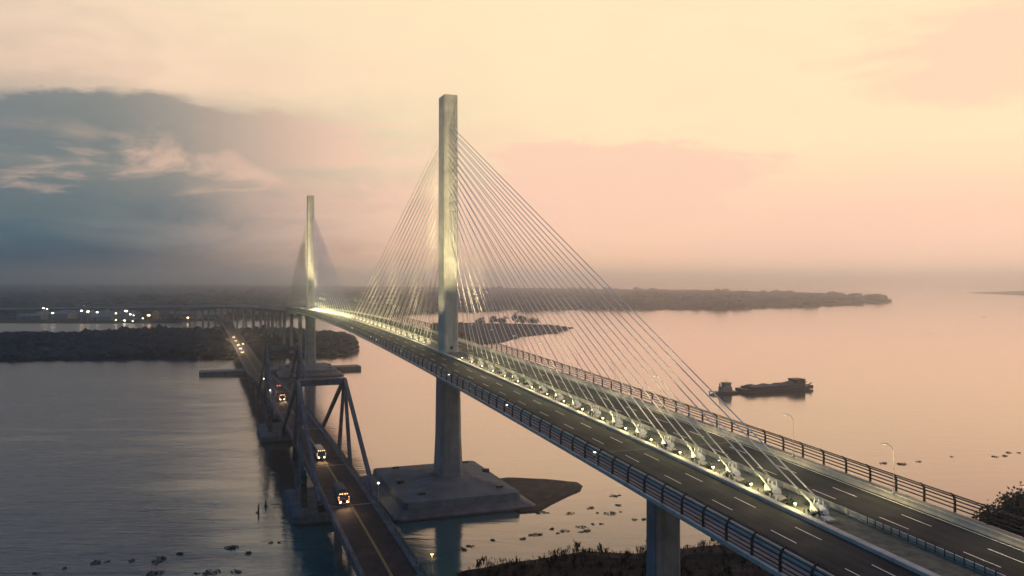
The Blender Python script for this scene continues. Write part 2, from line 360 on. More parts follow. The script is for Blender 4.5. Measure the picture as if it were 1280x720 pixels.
o_fs, fs_p = land('distant_shore', [pix(1210, 366).xy, pix(1300, 370).xy, pix(1500, 374).xy, Vector((4200, 3800)), Vector((2600, 4200))], 3.0, M['earth'], 20, 90, seed=8, rise=60)
islet = [Vector(p) for p in ((-7, 285), (2, 262), (7.5, 262.5), (13, 272), (19, 282), (23.5, 288), (25.6, 296), (24, 301), (12, 306), (-2, 308), (-12, 303))]
o_il, il_p = land('mud_islet', islet, 0.9, M['mud'], 2.2, 3, seed=9, rise=4)
bank = [Vector(p) for p in ((-40, 60), (-12, 196), (-14, 209), (-3, 215), (10, 220.5), (19, 224.5), (32, 223), (45, 226), (62, 232), (85, 236), (115, 240), (150, 236), (190, 210), (260, 150), (420, 60), (480, -400), (60, -500))][::-1]
o_bk, bank_p = land('near_bank', bank, 2.2, M['earth'], 2.0, 6, seed=11, rise=10)

def clump_mesh(name, poly_list, n, size, m, hz=1.0, seed=3, sub=1, flat=0.75, pred=None):
    """canopy of many low crowns joined into one mass"""
    rnd = random.Random(seed)
    import bmesh
    b = bmesh.new(); bmesh.ops.create_icosphere(b, subdivisions=sub, radius=1.0)
    tv = [v.co.copy() for v in b.verts]; tf = [tuple(v.index for v in f.verts) for f in b.faces]; b.free()
    mb = MB()
    for poly in poly_list:
        x0, x1 = min(p.x for p in poly), max(p.x for p in poly); y0, y1 = min(p.y for p in poly), max(p.y for p in poly)
        k = 0; tries = 0
        while k < n and tries < n*40:
            tries += 1
            p = Vector((rnd.uniform(x0, x1), rnd.uniform(y0, y1)))
            if not inside(p, poly) or (pred and not pred(p, rnd)): continue
            k += 1
            s = rnd.uniform(*size); hh = s*rnd.uniform(0.7, 1.25)*flat; sd = rnd.random()*100
            g = 0.5+0.9*max(0, noise.noise(Vector((p.x*0.006, p.y*0.006, seed))) + 0.35); hh *= g*hz
            vs = []
            for v in tv:
                q = 1+0.45*noise.noise(v*1.9+Vector((sd, sd, 0)))
                vs.append((p.x+v.x*s*q, p.y+v.y*s*q, hh*0.75+v.z*hh*q))
            mb.add(vs, tf)
    o = mb.build(name, m); return o
def shore_pts(pts, y_max=None): return pts
isl_small = island
def vis_i(p, r): return abs((p.x)/p.y*FPX) < 760 and (abs(p.x-(P0.x+UX*0)) > -1)
# keep crowns clear of both carriageways
def clear_of_bridges(p, r):
    a = p-P0.xy; U = a.x*UX+a.y*UY; V = a.x*UY-a.y*UX
    return abs(p.x/p.y*FPX) < 760 and not (-54 < V < -32) and not (-6 < V < 6 and U < 420)
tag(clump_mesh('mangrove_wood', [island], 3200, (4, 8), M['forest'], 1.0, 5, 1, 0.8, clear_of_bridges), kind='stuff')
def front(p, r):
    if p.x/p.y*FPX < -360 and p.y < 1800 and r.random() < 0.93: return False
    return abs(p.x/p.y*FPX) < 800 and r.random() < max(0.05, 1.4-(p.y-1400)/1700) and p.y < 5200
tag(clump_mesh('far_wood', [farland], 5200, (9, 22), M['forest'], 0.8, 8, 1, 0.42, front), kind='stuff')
tag(clump_mesh('spit_scrub', [spit], 420, (2.0, 4.5), M['forest'], 0.7, 13, 1, 0.55), kind='stuff')

# ------------------------------------------------------------------ line of the new bridge (local frame: y along it, x across, z up)
S1, RAD, ARC = 760.0, 900.0, R(58)
def zdeck(s):
    K = 7.4e-5
    if s < 0: return 48+0.0281*s-(s/207)**2*0.8
    if s > 380: return max(13.0, 48-0.0281*(s-380))
    return 48+K*190**2-K*(s-190)**2
def line(s):
    """centre point and heading (left turn positive) at chainage s"""
    if s < 0: return (-2.3*(s/200)**2, s, math.atan(2.3*2*s/200**2) if s > -400 else 0)
    if s <= S1: return (0.0, s, 0.0)
    a = min((s-S1)/RAD, ARC); x = -RAD*(1-math.cos(a)); y = S1+RAD*math.sin(a); e = s-S1-RAD*ARC
    if e > 0: x -= math.sin(a)*e; y += math.cos(a)*e
    return (x, y, a)
def at(s, v, dz=0.0):
    x, y, h = line(s); return (x+v*math.cos(h), y+v*math.sin(h), zdeck(s)+dz)
def srange(a, b, st):
    n = max(1, int(math.ceil((b-a)/st))); return [a+(b-a)*i/n for i in range(n+1)]
def sweep(mb, prof, a, b, st=10.0, cap=True):
    return mb.loft([[at(s, v, dz) for v, dz in prof] for s in srange(a, b, st)], cap)

NB = thing('cable_stayed_bridge', 'long new cable stayed bridge with two tall single concrete pylons over the river', 'bridge', P0, ROT)
A0, A1 = -330.0, 2300.0
prof = [(-18.3, 0), (-18.3, -0.55), (-14.5, -0.9), (-7.5, -3.4), (7.5, -3.4), (14.5, -0.9), (18.3, -0.55), (18.3, 0)]
sweep(MB(), prof[::-1], A0, A1, 12).build('deck_girder', M['concrete'], NB)
for sgn in (-1, 1):
    a, b = (3.42 if sgn > 0 else 3.86, 14.32)
    pr = [(sgn*a, 0.004), (sgn*b, 0.004), (sgn*b, 0.03), (sgn*a, 0.03)]
    if sgn < 0: pr = pr[::-1]
    sweep(MB(), pr, A0, A1, 12).build('carriageway', M['asphalt'], NB)
    pr = [(sgn*14.85, 0.004), (sgn*17.7, 0.004), (sgn*17.7, 0.16), (sgn*14.85, 0.16)]
    if sgn < 0: pr = pr[::-1]
    sweep(MB(), pr, A0, 700, 12).build('walkway', M['walk'], NB)
    # edge lines
    for e in (13.75,):
        pr = [(sgn*(e-0.08), 0.034), (sgn*(e+0.08), 0.034)]
        mb = MB(); mb.loft([[at(s, v, dz) for v, dz in pr] for s in srange(A0, 800, 8)], cap=False, closed=False)
        mb.build('edge_line', M['paint'], NB)
sweep(MB(), [(-2.85, 0.004), (-2.85, 0.2), (2.85, 0.2), (2.85, 0.004)], A0, 700, 12).build('median_strip', M['soil'], NB)
# lane dashes, each its own sheet
for v in (-10.4, -6.7, 6.7, 10.4):
    s = -221.5
    while s < 420:
        mb = MB(); q = [at(s, v-0.075, 0.034), at(s, v+0.075, 0.034), at(s+5, v+0.075, 0.034), at(s+5, v-0.075, 0.034)]
        mb.add(q, [(0, 1, 2, 3)]); mb.build('lane_dash', M['paint'], NB)
        s += 13.35
for s in (-147.0, -60.0, 60.0, 190.0, 320.0):
    for a, b in ((-14.3, -3.95), (3.5, 14.3)):
        MB().add([at(s, a, 0.033), at(s, b, 0.033), at(s+0.4, b, 0.033), at(s+0.4, a, 0.033)], [(0, 1, 2, 3)]).build('expansion_joint', M['dark_steel'], NB)
# precast barrier pieces on both sides of each carriageway
def jersey(c, side):
    if c == -3.3: return [(c-0.62, 0.004), (c+0.62, 0.004), (c+0.6, 0.42), (c+0.54, 0.5), (c-0.5, 0.5), (c-0.58, 0.42)]
    return [(c-0.28, 0.004), (c+0.28, 0.004), (c+0.24, 0.12), (c+0.13, 0.4), (c+0.10, 0.85), (c-0.10, 0.85), (c-0.13, 0.4), (c-0.24, 0.12)]
for c, wd in ((-14.6, 1.0), (14.6, 1.0), (-3.3, 1.0), (3.15, 1.15)):
    s = -233.0
    while s < 400:
        pr = [(c+(v-c)*wd*(1.0 if abs(c) > 10 else 0.95), z) for v, z in jersey(c, 1)]
        sweep(MB(), pr[::-1], s+0.015, s+13.3-0.015, 6.7).build('barrier_segment', M['barrier'], NB)
        s += 13.3
    for a, b in ((A0, -233.0), (s, 1700)):
        sweep(MB(), [(c+(v-c)*wd*0.95, z) for v, z in jersey(c, 1)][::-1], a, b, 14).build('barrier_run', M['barrier'], NB)

# pylons with their piers and pile caps
def rect(x, y, z, c=0.5, ox=0, oy=0):
    return [(ox+a, oy+b, z) for a, b in ((-x+c, -y), (x-c, -y), (x, -y+c), (x, y-c), (x-c, y), (-x+c, y), (-x, y-c), (-x, -y+c))]
PT = 135.4
for k, s in enumerate((0.0, 380.0)):
    mb = MB(); zd = zdeck(s)
    rings = [rect(2.55, 4.2, zd+0.01, 0.55, 0, s), rect(2.5, 4.15, zd+6, 0.55, 0, s), rect(2.4, 3.9, 100, 0.5, 0, s), rect(2.35, 3.8, PT, 0.45, 0, s)]
    py = mb.loft(rings).build('pylon', M['concrete'], NB)
    # construction lifts: thin proud bands of the formwork joints
    for j in range(18):
        z = zd+6+j*4.6; q = (z-zd)/(PT-zd); x = 2.52-0.16*q; y = 4.17-0.35*q
        MB().loft([rect(x+0.035, y+0.035, z, 0.55, 0, s), rect(x+0.035, y+0.035, z+0.12, 0.55, 0, s)]).build('pour_joint', M['concrete'], py)
    d = MB().box((0, s-4.12, zd+1.25), (1.0, 0.14, 2.1)).build('door', M['dark_steel'], py)
    mb = MB()
    rings = [rect(4.2, 5.2, 3.0, 1.2, 0, s), rect(3.55, 4.7, 20, 1.1, 0, s), rect(3.3, 4.4, zd-9, 1.0, 0, s), rect(3.6, 4.4, zd-6.5, 1.0, 0, s), rect(4.8, 4.5, zd-4.2, 0.9, 0, s), rect(6.0, 4.6, zd-3.0, 0.9, 0, s)]
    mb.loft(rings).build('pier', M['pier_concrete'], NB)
    # pile cap: skirt, block and hipped top
    ox = -2.0
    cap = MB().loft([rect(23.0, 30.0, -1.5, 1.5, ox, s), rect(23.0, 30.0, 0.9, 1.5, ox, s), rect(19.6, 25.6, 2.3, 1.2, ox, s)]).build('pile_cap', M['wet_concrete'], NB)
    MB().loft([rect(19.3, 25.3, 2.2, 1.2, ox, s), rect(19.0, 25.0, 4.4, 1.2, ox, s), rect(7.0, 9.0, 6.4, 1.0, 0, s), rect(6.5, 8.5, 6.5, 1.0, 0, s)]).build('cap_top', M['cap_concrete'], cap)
    MB().loft([rect(23.03, 30.03, -0.6, 1.5, ox, s), rect(23.03, 30.03, 0.38, 1.5, ox, s)], cap=False).build('tide_mark', M['algae'], cap)
    for bx_, by_ in ((-14, -19), (12, -19), (-14, 19), (12, 19), (-17, -2), (15, 4)):
        MB().bbox((bx_, s+by_, 5.2 if abs(by_) < 10 else 4.95), (2.2, 1.4, 1.5), 0.12).build('mooring_block', M['dark_steel'], cap)
# side and approach piers
for s in (-147.0,):
    zt = zdeck(s)-3.3
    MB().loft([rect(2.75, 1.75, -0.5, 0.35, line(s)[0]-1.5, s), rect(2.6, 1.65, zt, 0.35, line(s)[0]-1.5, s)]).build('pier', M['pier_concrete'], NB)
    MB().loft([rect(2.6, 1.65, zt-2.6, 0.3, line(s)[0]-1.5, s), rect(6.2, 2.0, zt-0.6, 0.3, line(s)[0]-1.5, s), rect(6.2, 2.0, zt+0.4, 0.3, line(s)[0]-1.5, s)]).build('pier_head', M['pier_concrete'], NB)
s = 450.0
while s < 2200:
    x, y, h = line(s); zt = zdeck(s)-3.3; mb = MB()
    for off in (-4.5, 4.5) if s > 640 else (0,):
        cx, cy_ = x+off*math.cos(h), y+off*math.sin(h)
        wd = 2.0 if off else 3.0
        mb.box((cx, cy_, zt/2-0.5), (wd, 2.4, zt+1.2), h)
    mb.box((x, y, zt-0.4), (13 if s > 640 else 9, 2.6, 1.6), h)
    mb.build('pier', M['pier_concrete'], NB)
    s += 48.0 if s > 560 else 70.0

# stay cables in pairs, their sleeves and the anchor blocks
NS = 17
def stay(mb, a, b, r, n=5): mb.tube([a, b], r, n, cap=False)
blk = MB()
blk.loft([[(-0.75, -1.5, 0.2), (0.75, -1.5, 0.2), (0.75, 1.3, 0.2), (-0.75, 1.3, 0.2)], [(-0.75, -1.3, 0.75), (0.75, -1.3, 0.75), (0.75, 1.1, 1.25), (-0.75, 1.1, 1.25)], [(-0.6, -1.1, 0.9), (0.6, -1.1, 0.9), (0.6, 0.95, 1.4), (-0.6, 0.95, 1.4)]])
blk_o = None
hoop = MB(); hoop.tube([(-0.45, 0, 1.1), (-0.45, 0, 2.05), (-0.36, 0, 2.16), (0.36, 0, 2.16), (0.45, 0, 2.05), (0.45, 0, 1.1)], 0.085, 6)
slab = MB().loft([[(-0.85, -0.95, 0.55), (0.85, -0.95, 0.55), (0.85, 0.95, 0.75), (-0.85, 0.95, 0.75)], [(-0.8, -0.9, 0.72), (0.8, -0.9, 0.72), (0.8, 0.9, 0.92), (-0.8, 0.9, 0.92)]]); slab.box((0, 0, 0.4), (0.9, 1.2, 0.5))
def mesh_of(mb, name, m): 
    o = mb.build(name, m); me = o.data; bpy.data.objects.remove(o); return me
blk_m, hoop_m, slab_m = mesh_of(blk, 'anchor_block', M['white_block']), mesh_of(hoop, 'guide_hoop', M['white_block']), mesh_of(slab, 'cover_slab', M['barrier'])
bol_m = mesh_of(MB().tube([(0, 0, 0.2), (0, 0, 0.85), (0, 0, 0.92)], [0.12, 0.12, 0.06], 6), 'bollard', M['white_block'])
bar_m = mesh_of(MB().tube([(0, -1.7, 0.2), (0, -1.7, 1.15), (0, 1.7, 1.15), (0, 1.7, 0.2)], 0.07, 6), 'guard_bar', M['barrier'])
anchors = []
for k, s0 in enumerate((0.0, 380.0)):
    for d in (-1, 1):
        for i in range(NS):
            s = s0+d*(27+10.0*i); zt = 88+ (124-88)*(i/(NS-1))**0.9
            q = abs((zt-48)/(PT-48)); fy = s0+d*(4.17-0.35*q)
            anchors.append((s, d, k))
            for v in (-0.75, 0.75):
                a = Vector(at(s, v, 0.75)); b = Vector((v*1.0, fy, zt)); dr = (b-a).normalized()
                L = 4.6 if i > 3 else 3.2
                MB().tube([a, a+dr*L], 0.135 if k == 0 else 0.16, 6).build('cable_sleeve', M['sleeve'], NB)
                MB().tube([a+dr*L, b+dr*0.1], 0.105 if k == 0 else 0.11, 5, False).build('stay_cable', M['cable'], NB)
            if k == 1 and i > 12 and d < 0: pass
            x, y, h = line(s); rz = h if d < 0 else h+math.pi
            o = place('anchor_block', blk_m, NB, at(s-d*0.8, -0.1, 0.03), rz); o.scale = (0.85, 0.85, 0.9)
            for oy in (0.55, -0.45): place('guide_hoop', hoop_m, o, (0, oy, 0))
            place('cover_slab', slab_m, NB, at(s+d*2.7, -1.5), rz).scale = (0.8, 0.8, 0.8)
            place('guard_bar', bar_m, NB, at(s, 2.45), rz)
            if k == 0 and d < 0:
                for j in range(4): place('bollard', bol_m, NB, at(s+1.0-1.35*j, -2.35))

# railings
post_l = MB(); 
def post_pts(sg): return [(0, 0, 0), (0, 0, 1.55), (sg*0.06, 0, 1.95), (sg*0.24, 0, 2.3), (sg*0.52, 0, 2.58), (sg*0.78, 0, 2.72)]
for sg, lab in ((1, 'dark steel railing with inward curving posts on the walkway facing the old bridge'), (-1, 'dark steel railing with inward curving posts on the open river side walkway')):
    rl = thing('bridge_railing', lab, 'railing', P0, ROT)
    pm = MB()
    pts = post_pts(sg)
    rings = []
    for i, p in enumerate(pts):
        wd = 0.17-0.015*i; dz = 0.0 if i < 3 else 0.0
        t = (Vector(pts[min(i+1, 5)])-Vector(pts[max(i-1, 0)])).normalized(); nx = Vector((t.z, 0, -t.x))
        rings.append([Vector(p)+nx*wd+Vector((0, 0.08, 0)), Vector(p)+nx*wd-Vector((0, 0.08, 0)), Vector(p)-nx*wd-Vector((0, 0.08, 0)), Vector(p)-nx*wd+Vector((0, 0.08, 0))])
    pm.loft(rings); pme = mesh_of(pm, 'post', M['dark_steel'])
    s = -233.0; n = 0
    while s < 385:
        place('post', pme, rl, at(s, -17.95*sg, 0.05), line(s)[2]); s += 5.2
    for dv, dz in ((0, 0.66), (0, 1.2), (0.02*sg, 1.74), (0.22*sg, 2.24), (0.74*sg, 2.68)):
        mb = MB(); mb.tube([at(t, -17.95*sg+dv, dz) for t in srange(-233, 700, 7.8)], 0.10, 6); mb.build('rail', M['dark_steel'], rl)
# low median fence on the downhill end
mf = thing('median_fence', 'low dark picket fence along the median beyond the last stay anchor', 'fence', P0, ROT)
fp = mesh_of(MB().box((0, 0, 0.62), (0.09, 0.09, 0.92)), 'picket', M['dark_steel'])
s = -230.0
while s < -191: place('picket', fp, mf, at(s, 2.55, 0.18)); s += 1.35
for z in (0.5, 1.24): MB().tube([at(t, 2.55, z) for t in srange(-231, -191, 8)], 0.055, 5).build('rail', M['dark_steel'], mf)

# street lamps on the river-side barrier
lamp_no = 0
def lamp_proto():
    o = thing('street_lamp', 'slender curved street lamp on the river side barrier of the new bridge', 'street lamp', (0, 0, 0), 0, 'street lamps along the new bridge')
    MB().tube([(0, 0, 0), (0, 0, 5.6), (-0.15, 0, 6.3), (-0.6, 0, 6.9), (-1.3, 0, 7.15)], [0.06, 0.045, 0.04, 0.035, 0.035], 6).build('pole', M['lamp_pole'], o)
    MB().box((0, 0, 0.15), (0.35, 0.35, 0.3)).build('base', M['galv'], o)
    hd = MB().loft([[(-1.2, -0.12, 7.12), (-1.2, 0.12, 7.12), (-1.2, 0.12, 7.24), (-1.2, -0.12, 7.24)], [(-2.0, -0.2, 7.16), (-2.0, 0.2, 7.16), (-2.0, 0.15, 7.3), (-2.0, -0.15, 7.3)]]).build('lamp_head', M['galv'], o)
    MB().box((-1.65, 0, 7.10), (0.6, 0.26, 0.05)).build('lens', M['g_street'], hd)
    return o
lp = lamp_proto(); first = True
s = -206.0
while s < 400:
    o = lp if first else copy_tree(lp); first = False
    x, y, z = at(s, 14.62, 0.86); q = NB.matrix_basis @ Vector((x, y, z)) if False else UV(y, x, z)
    o.location = q; o.rotation_euler = (0, 0, ROT+line(s)[2])
    if s < 330:
        l = bpy.data.lights.new('street_lamp_light', 'SPOT'); l.energy = 2000; l.color = (1.0, 0.80, 0.42); l.spot_size = R(140); l.spot_blend = 0.6; l.shadow_soft_size = 0.2
        lo = bpy.data.objects.new('street_lamp_light', l); C.objects.link(lo); lo.parent = o; lo.location = (-1.65, 0, 7.0)
    s += 22.0

# floodlights among the anchors: small lit heads, and the lamps that light the pylons and stays
fl_head = mesh_of(MB().box((0, 0, 0.62), (0.34, 0.22, 0.30)).box((0, 0, 0.33), (0.08, 0.08, 0.3)), 'floodlight', M['galv'])
lens_m = mesh_of(MB().box((0, 0, 0.795), (0.30, 0.2, 0.04)), 'lens', M['g_warm'])
for s, d, k in anchors:
    p = at(s-d*2.9, -2.3, 0.18)
    o = thing('floodlight', 'small lit floodlight beside a stay anchor block on the bridge median', 'floodlight', UV(p[1], p[0], p[2]), ROT, 'floodlights along the bridge median')
    h_ = place('housing', fl_head, o); place('lens', lens_m, h_)
    if k == 0 or d < 0:
        l = bpy.data.lights.new('floodlight_lamp', 'POINT'); l.energy = 700 if k == 0 else 2200; l.color = (1.0, 0.83, 0.40); l.shadow_soft_size = 0.12
        lo = bpy.data.objects.new('floodlight_lamp', l); C.objects.link(lo); lo.parent = o; lo.location = (0.2, d*1.0, 1.9)
def uplight(label, s, v, target, energy, size, col=(1.0, 0.82, 0.45)):
    p = at(s, v, 0.2); W = UV(p[1], p[0], p[2]); o = thing('pylon_floodlight', label, 'floodlight', W, ROT)
    MB().bbox((0, 0, 0.45), (0.7, 0.5, 0.6), 0.06).box((0, 0, 0.08), (0.5, 0.3, 0.16)).build('housing', M['galv'], o)
    MB().box((0, 0, 0.765), (0.56, 0.38, 0.03)).build('lens', M['g_warm'], o)
    l = bpy.data.lights.new('beam', 'SPOT'); l.energy = energy; l.color = col; l.spot_size = R(size); l.spot_blend = 0.7; l.shadow_soft_size = 0.3
    lo = bpy.data.objects.new('beam', l); C.objects.link(lo); lo.parent = o; lo.location = (0, 0, 0.95)
    tp = UV(target[1], target[0], target[2]); d = (tp-W-Vector((0, 0, 0.95))); d.rotate(__import__('mathutils').Euler((0, 0, -ROT)))
    lo.rotation_mode = 'QUATERNION'; lo.rotation_quaternion = d.to_track_quat('-Z', 'Y')
for k, s0 in enumerate((0.0, 380.0)):
    nm = 'of the pylon by the mud islet' if k == 0 else 'of the pylon by the platform'
    uplight('square walkway floodlight aimed at the shoreward face '+nm, s0-58, -16.4, (0, s0-3, 100), 520000, 46)
    uplight('square walkway floodlight aimed at the old bridge face '+nm, s0+1, -16.5, (-2, s0, 74), 24000, 44)
    uplight('square walkway floodlight aimed at the midstream face '+nm, s0+40, -16.4, (0, s0+3, 100), 160000, 40)

for i, s in enumerate((52.0, 96.0, 140.0)):
    uplight(('first', 'second', 'third')[i]+' square walkway floodlight beyond the pylon aimed at the main span stays', s, -16.4, (0, s-14, 48+22), 42000, 80)
for i, s in enumerate((-150.0, -105.0)):  # two extra lamps added only to brighten the side span stays
    uplight(('outer', 'inner')[i]+' added walkway floodlight brightening the side span stays', s, -16.4, (0, s+16, 48+18), 36000, 84)
# ------------------------------------------------------------------ the old bridge
OV = -43.5
def zold(s): return max(9.0, 17.5-1.37e-4*(s-61)**2)
OB = thing('old_concrete_bridge', 'low old concrete road bridge with portal towers and stiff sloping concrete stays', 'bridge', P0, ROT)
def oat(s, v, dz=0): return (OV+v, s, zold(s)+dz)
def osweep(pr, a, b, st=12): return MB().loft([[oat(s, v, z) for v, z in pr] for s in srange(a, b, st)])
B0, B1 = -240.0, 1500.0
osweep([(-6.5, 0), (-6.5, -0.5), (-5.2, -0.7), (-4.6, -2.6), (4.6, -2.6), (5.2, -0.7), (6.5, -0.5), (6.5, 0)][::-1], B0, B1).build('deck_girder', M['old_concrete'], OB)
osweep([(-5.0, 0.004), (-5.0, 0.03), (5.0, 0.03), (5.0, 0.004)], B0, B1).build('road_surface', M['old_asphalt'], OB)
for sg in (-1, 1):
    pr = [(sg*5.05, 0.004), (sg*6.15, 0.004), (sg*6.15, 0.22), (sg*5.05, 0.22)]
    osweep(pr if sg > 0 else pr[::-1], B0, B1).build('footway', M['old_concrete'], OB)
    for z in (0.55, 0.85, 1.12): MB().tube([oat(t, sg*6.32, z) for t in srange(B0, B1, 12)], 0.07, 5).build('parapet_rail', M['old_concrete'], OB)
    pmesh = mesh_of(MB().box((0, 0, 0.6), (0.22, 0.3, 1.2), 0, (0.8, 0.8)), 'parapet_post', M['old_concrete'])
    s = -150.0
    while s < 250: place('parapet_post', pmesh, OB, oat(s, sg*6.32, 0.002)); s += 3.2
for v in (-0.16, 0.16):
    mb = MB(); mb.loft([[oat(t, v+q, 0.036) for q in (-0.06, 0.06)] for t in srange(B0, 700, 10)], False, False); mb.build('centre_line', M['yellow_paint'], OB)
for s in (-112, -62, -20, 40, 82, 140, 190):
    mb = MB(); mb.add([oat(s, -5, 0.036), oat(s, 5, 0.036), oat(s+0.35, 5, 0.036), oat(s+0.35, -5, 0.036)], [(0, 1, 2, 3)]); mb.build('expansion_joint', M['barrier'], OB)
def beam(mb, a, b, wx, wy, tx=1.0):
    a, b = Vector(a), Vector(b)
    t = (b-a).normalized(); sx = Vector((1, 0, 0)); n = sx.cross(t).normalized()
    def rg(p, k): return [p+sx*wx/2*k+n*wy/2*k, p-sx*wx/2*k+n*wy/2*k, p-sx*wx/2*k-n*wy/2*k, p+sx*wx/2*k-n*wy/2*k]
    return mb.loft([rg(a, 1), rg(b, tx)])
for s0 in (-6.0, 126.0):
    zt = 41.0; zd = zold(s0)
    cb = MB().bbox((OV, s0, zt-0.7), (14.4, 2.2, 2.0), 0.15).build('portal_beam', M['old_concrete'], OB)
    for sg in (-1, 1):
        x = OV+sg*7.25
        beam(MB(), (x, s0-13, zd-5.5), (x, s0-0.6, zt-0.4), 1.1, 1.7, 0.75).build('tower_leg', M['old_concrete'], OB)
        beam(MB(), (x, s0+13, zd-5.5), (x, s0+0.6, zt-0.4), 1.1, 1.7, 0.75).build('tower_leg', M['old_concrete'], OB)
        for d in (-1, 1):
            beam(MB(), (x, s0+d*50, zold(s0+d*50)-0.3), (x, s0+d*1.0, zt-0.2), 1.0, 1.2).build('concrete_stay', M['old_concrete'], OB)
            MB().bbox((OV, s0+d*50, zold(s0+d*50)-1.9), (15.6, 1.4, 1.7), 0.1).build('cross_beam', M['old_concrete'], OB)
    # pier below: a wide footing and raking struts
    MB().loft([rect(10.5, 17, -1, 1.5, OV, s0), rect(10.5, 17, 2.6, 1.5, OV, s0), rect(9.5, 16, 3.2, 1.4, OV, s0)]).build('footing', M['old_concrete'], OB)
    MB().loft([rect(10.53, 17.03, -0.6, 1.5, OV, s0), rect(10.53, 17.03, 0.7, 1.5, OV, s0)], cap=False).build('tide_mark', M['algae'], OB)
    for d in (-1, 1):
        for sg in (-1, 1):
            beam(MB(), (OV+sg*6, s0+d*5, 2.5), (OV+sg*7.0, s0+d*13.5, zd-2.0), 2.0, 2.6, 0.8).build('raking_strut', M['old_concrete'], OB)
for s in [-62-33*i for i in range(6)]+[190+40*i for i in range(32)]:
    z = zold(s)-2.5
    mb = MB(); mb.box((OV-3.4, s, z/2-0.5), (1.8, 2.2, z+1), 0, (0.85, 0.9)).box((OV+3.4, s, z/2-0.5), (1.8, 2.2, z+1), 0, (0.85, 0.9)).box((OV, s, z-0.5), (10.4, 2.4, 1.1))
    mb.build('pier', M['old_concrete'], OB)
# long low platform on the river round the far piers
pl = thing('protection_platform', 'long low concrete platform on the water at the far pylon foot', 'platform', UV(384, 0), ROT)
MB().loft([rect(60, 7.5, -1, 1, -20, 8), rect(60, 7.5, 2.6, 1, -20, 8), rect(59.6, 7.1, 2.9, 1, -20, 8)]).build('slab', M['wet_concrete'], pl)
for i in range(9): MB().box((-76+14*i, -0.2, 1.3), (0.9, 0.5, 2.2)).build('fender', M['rubber'], pl)

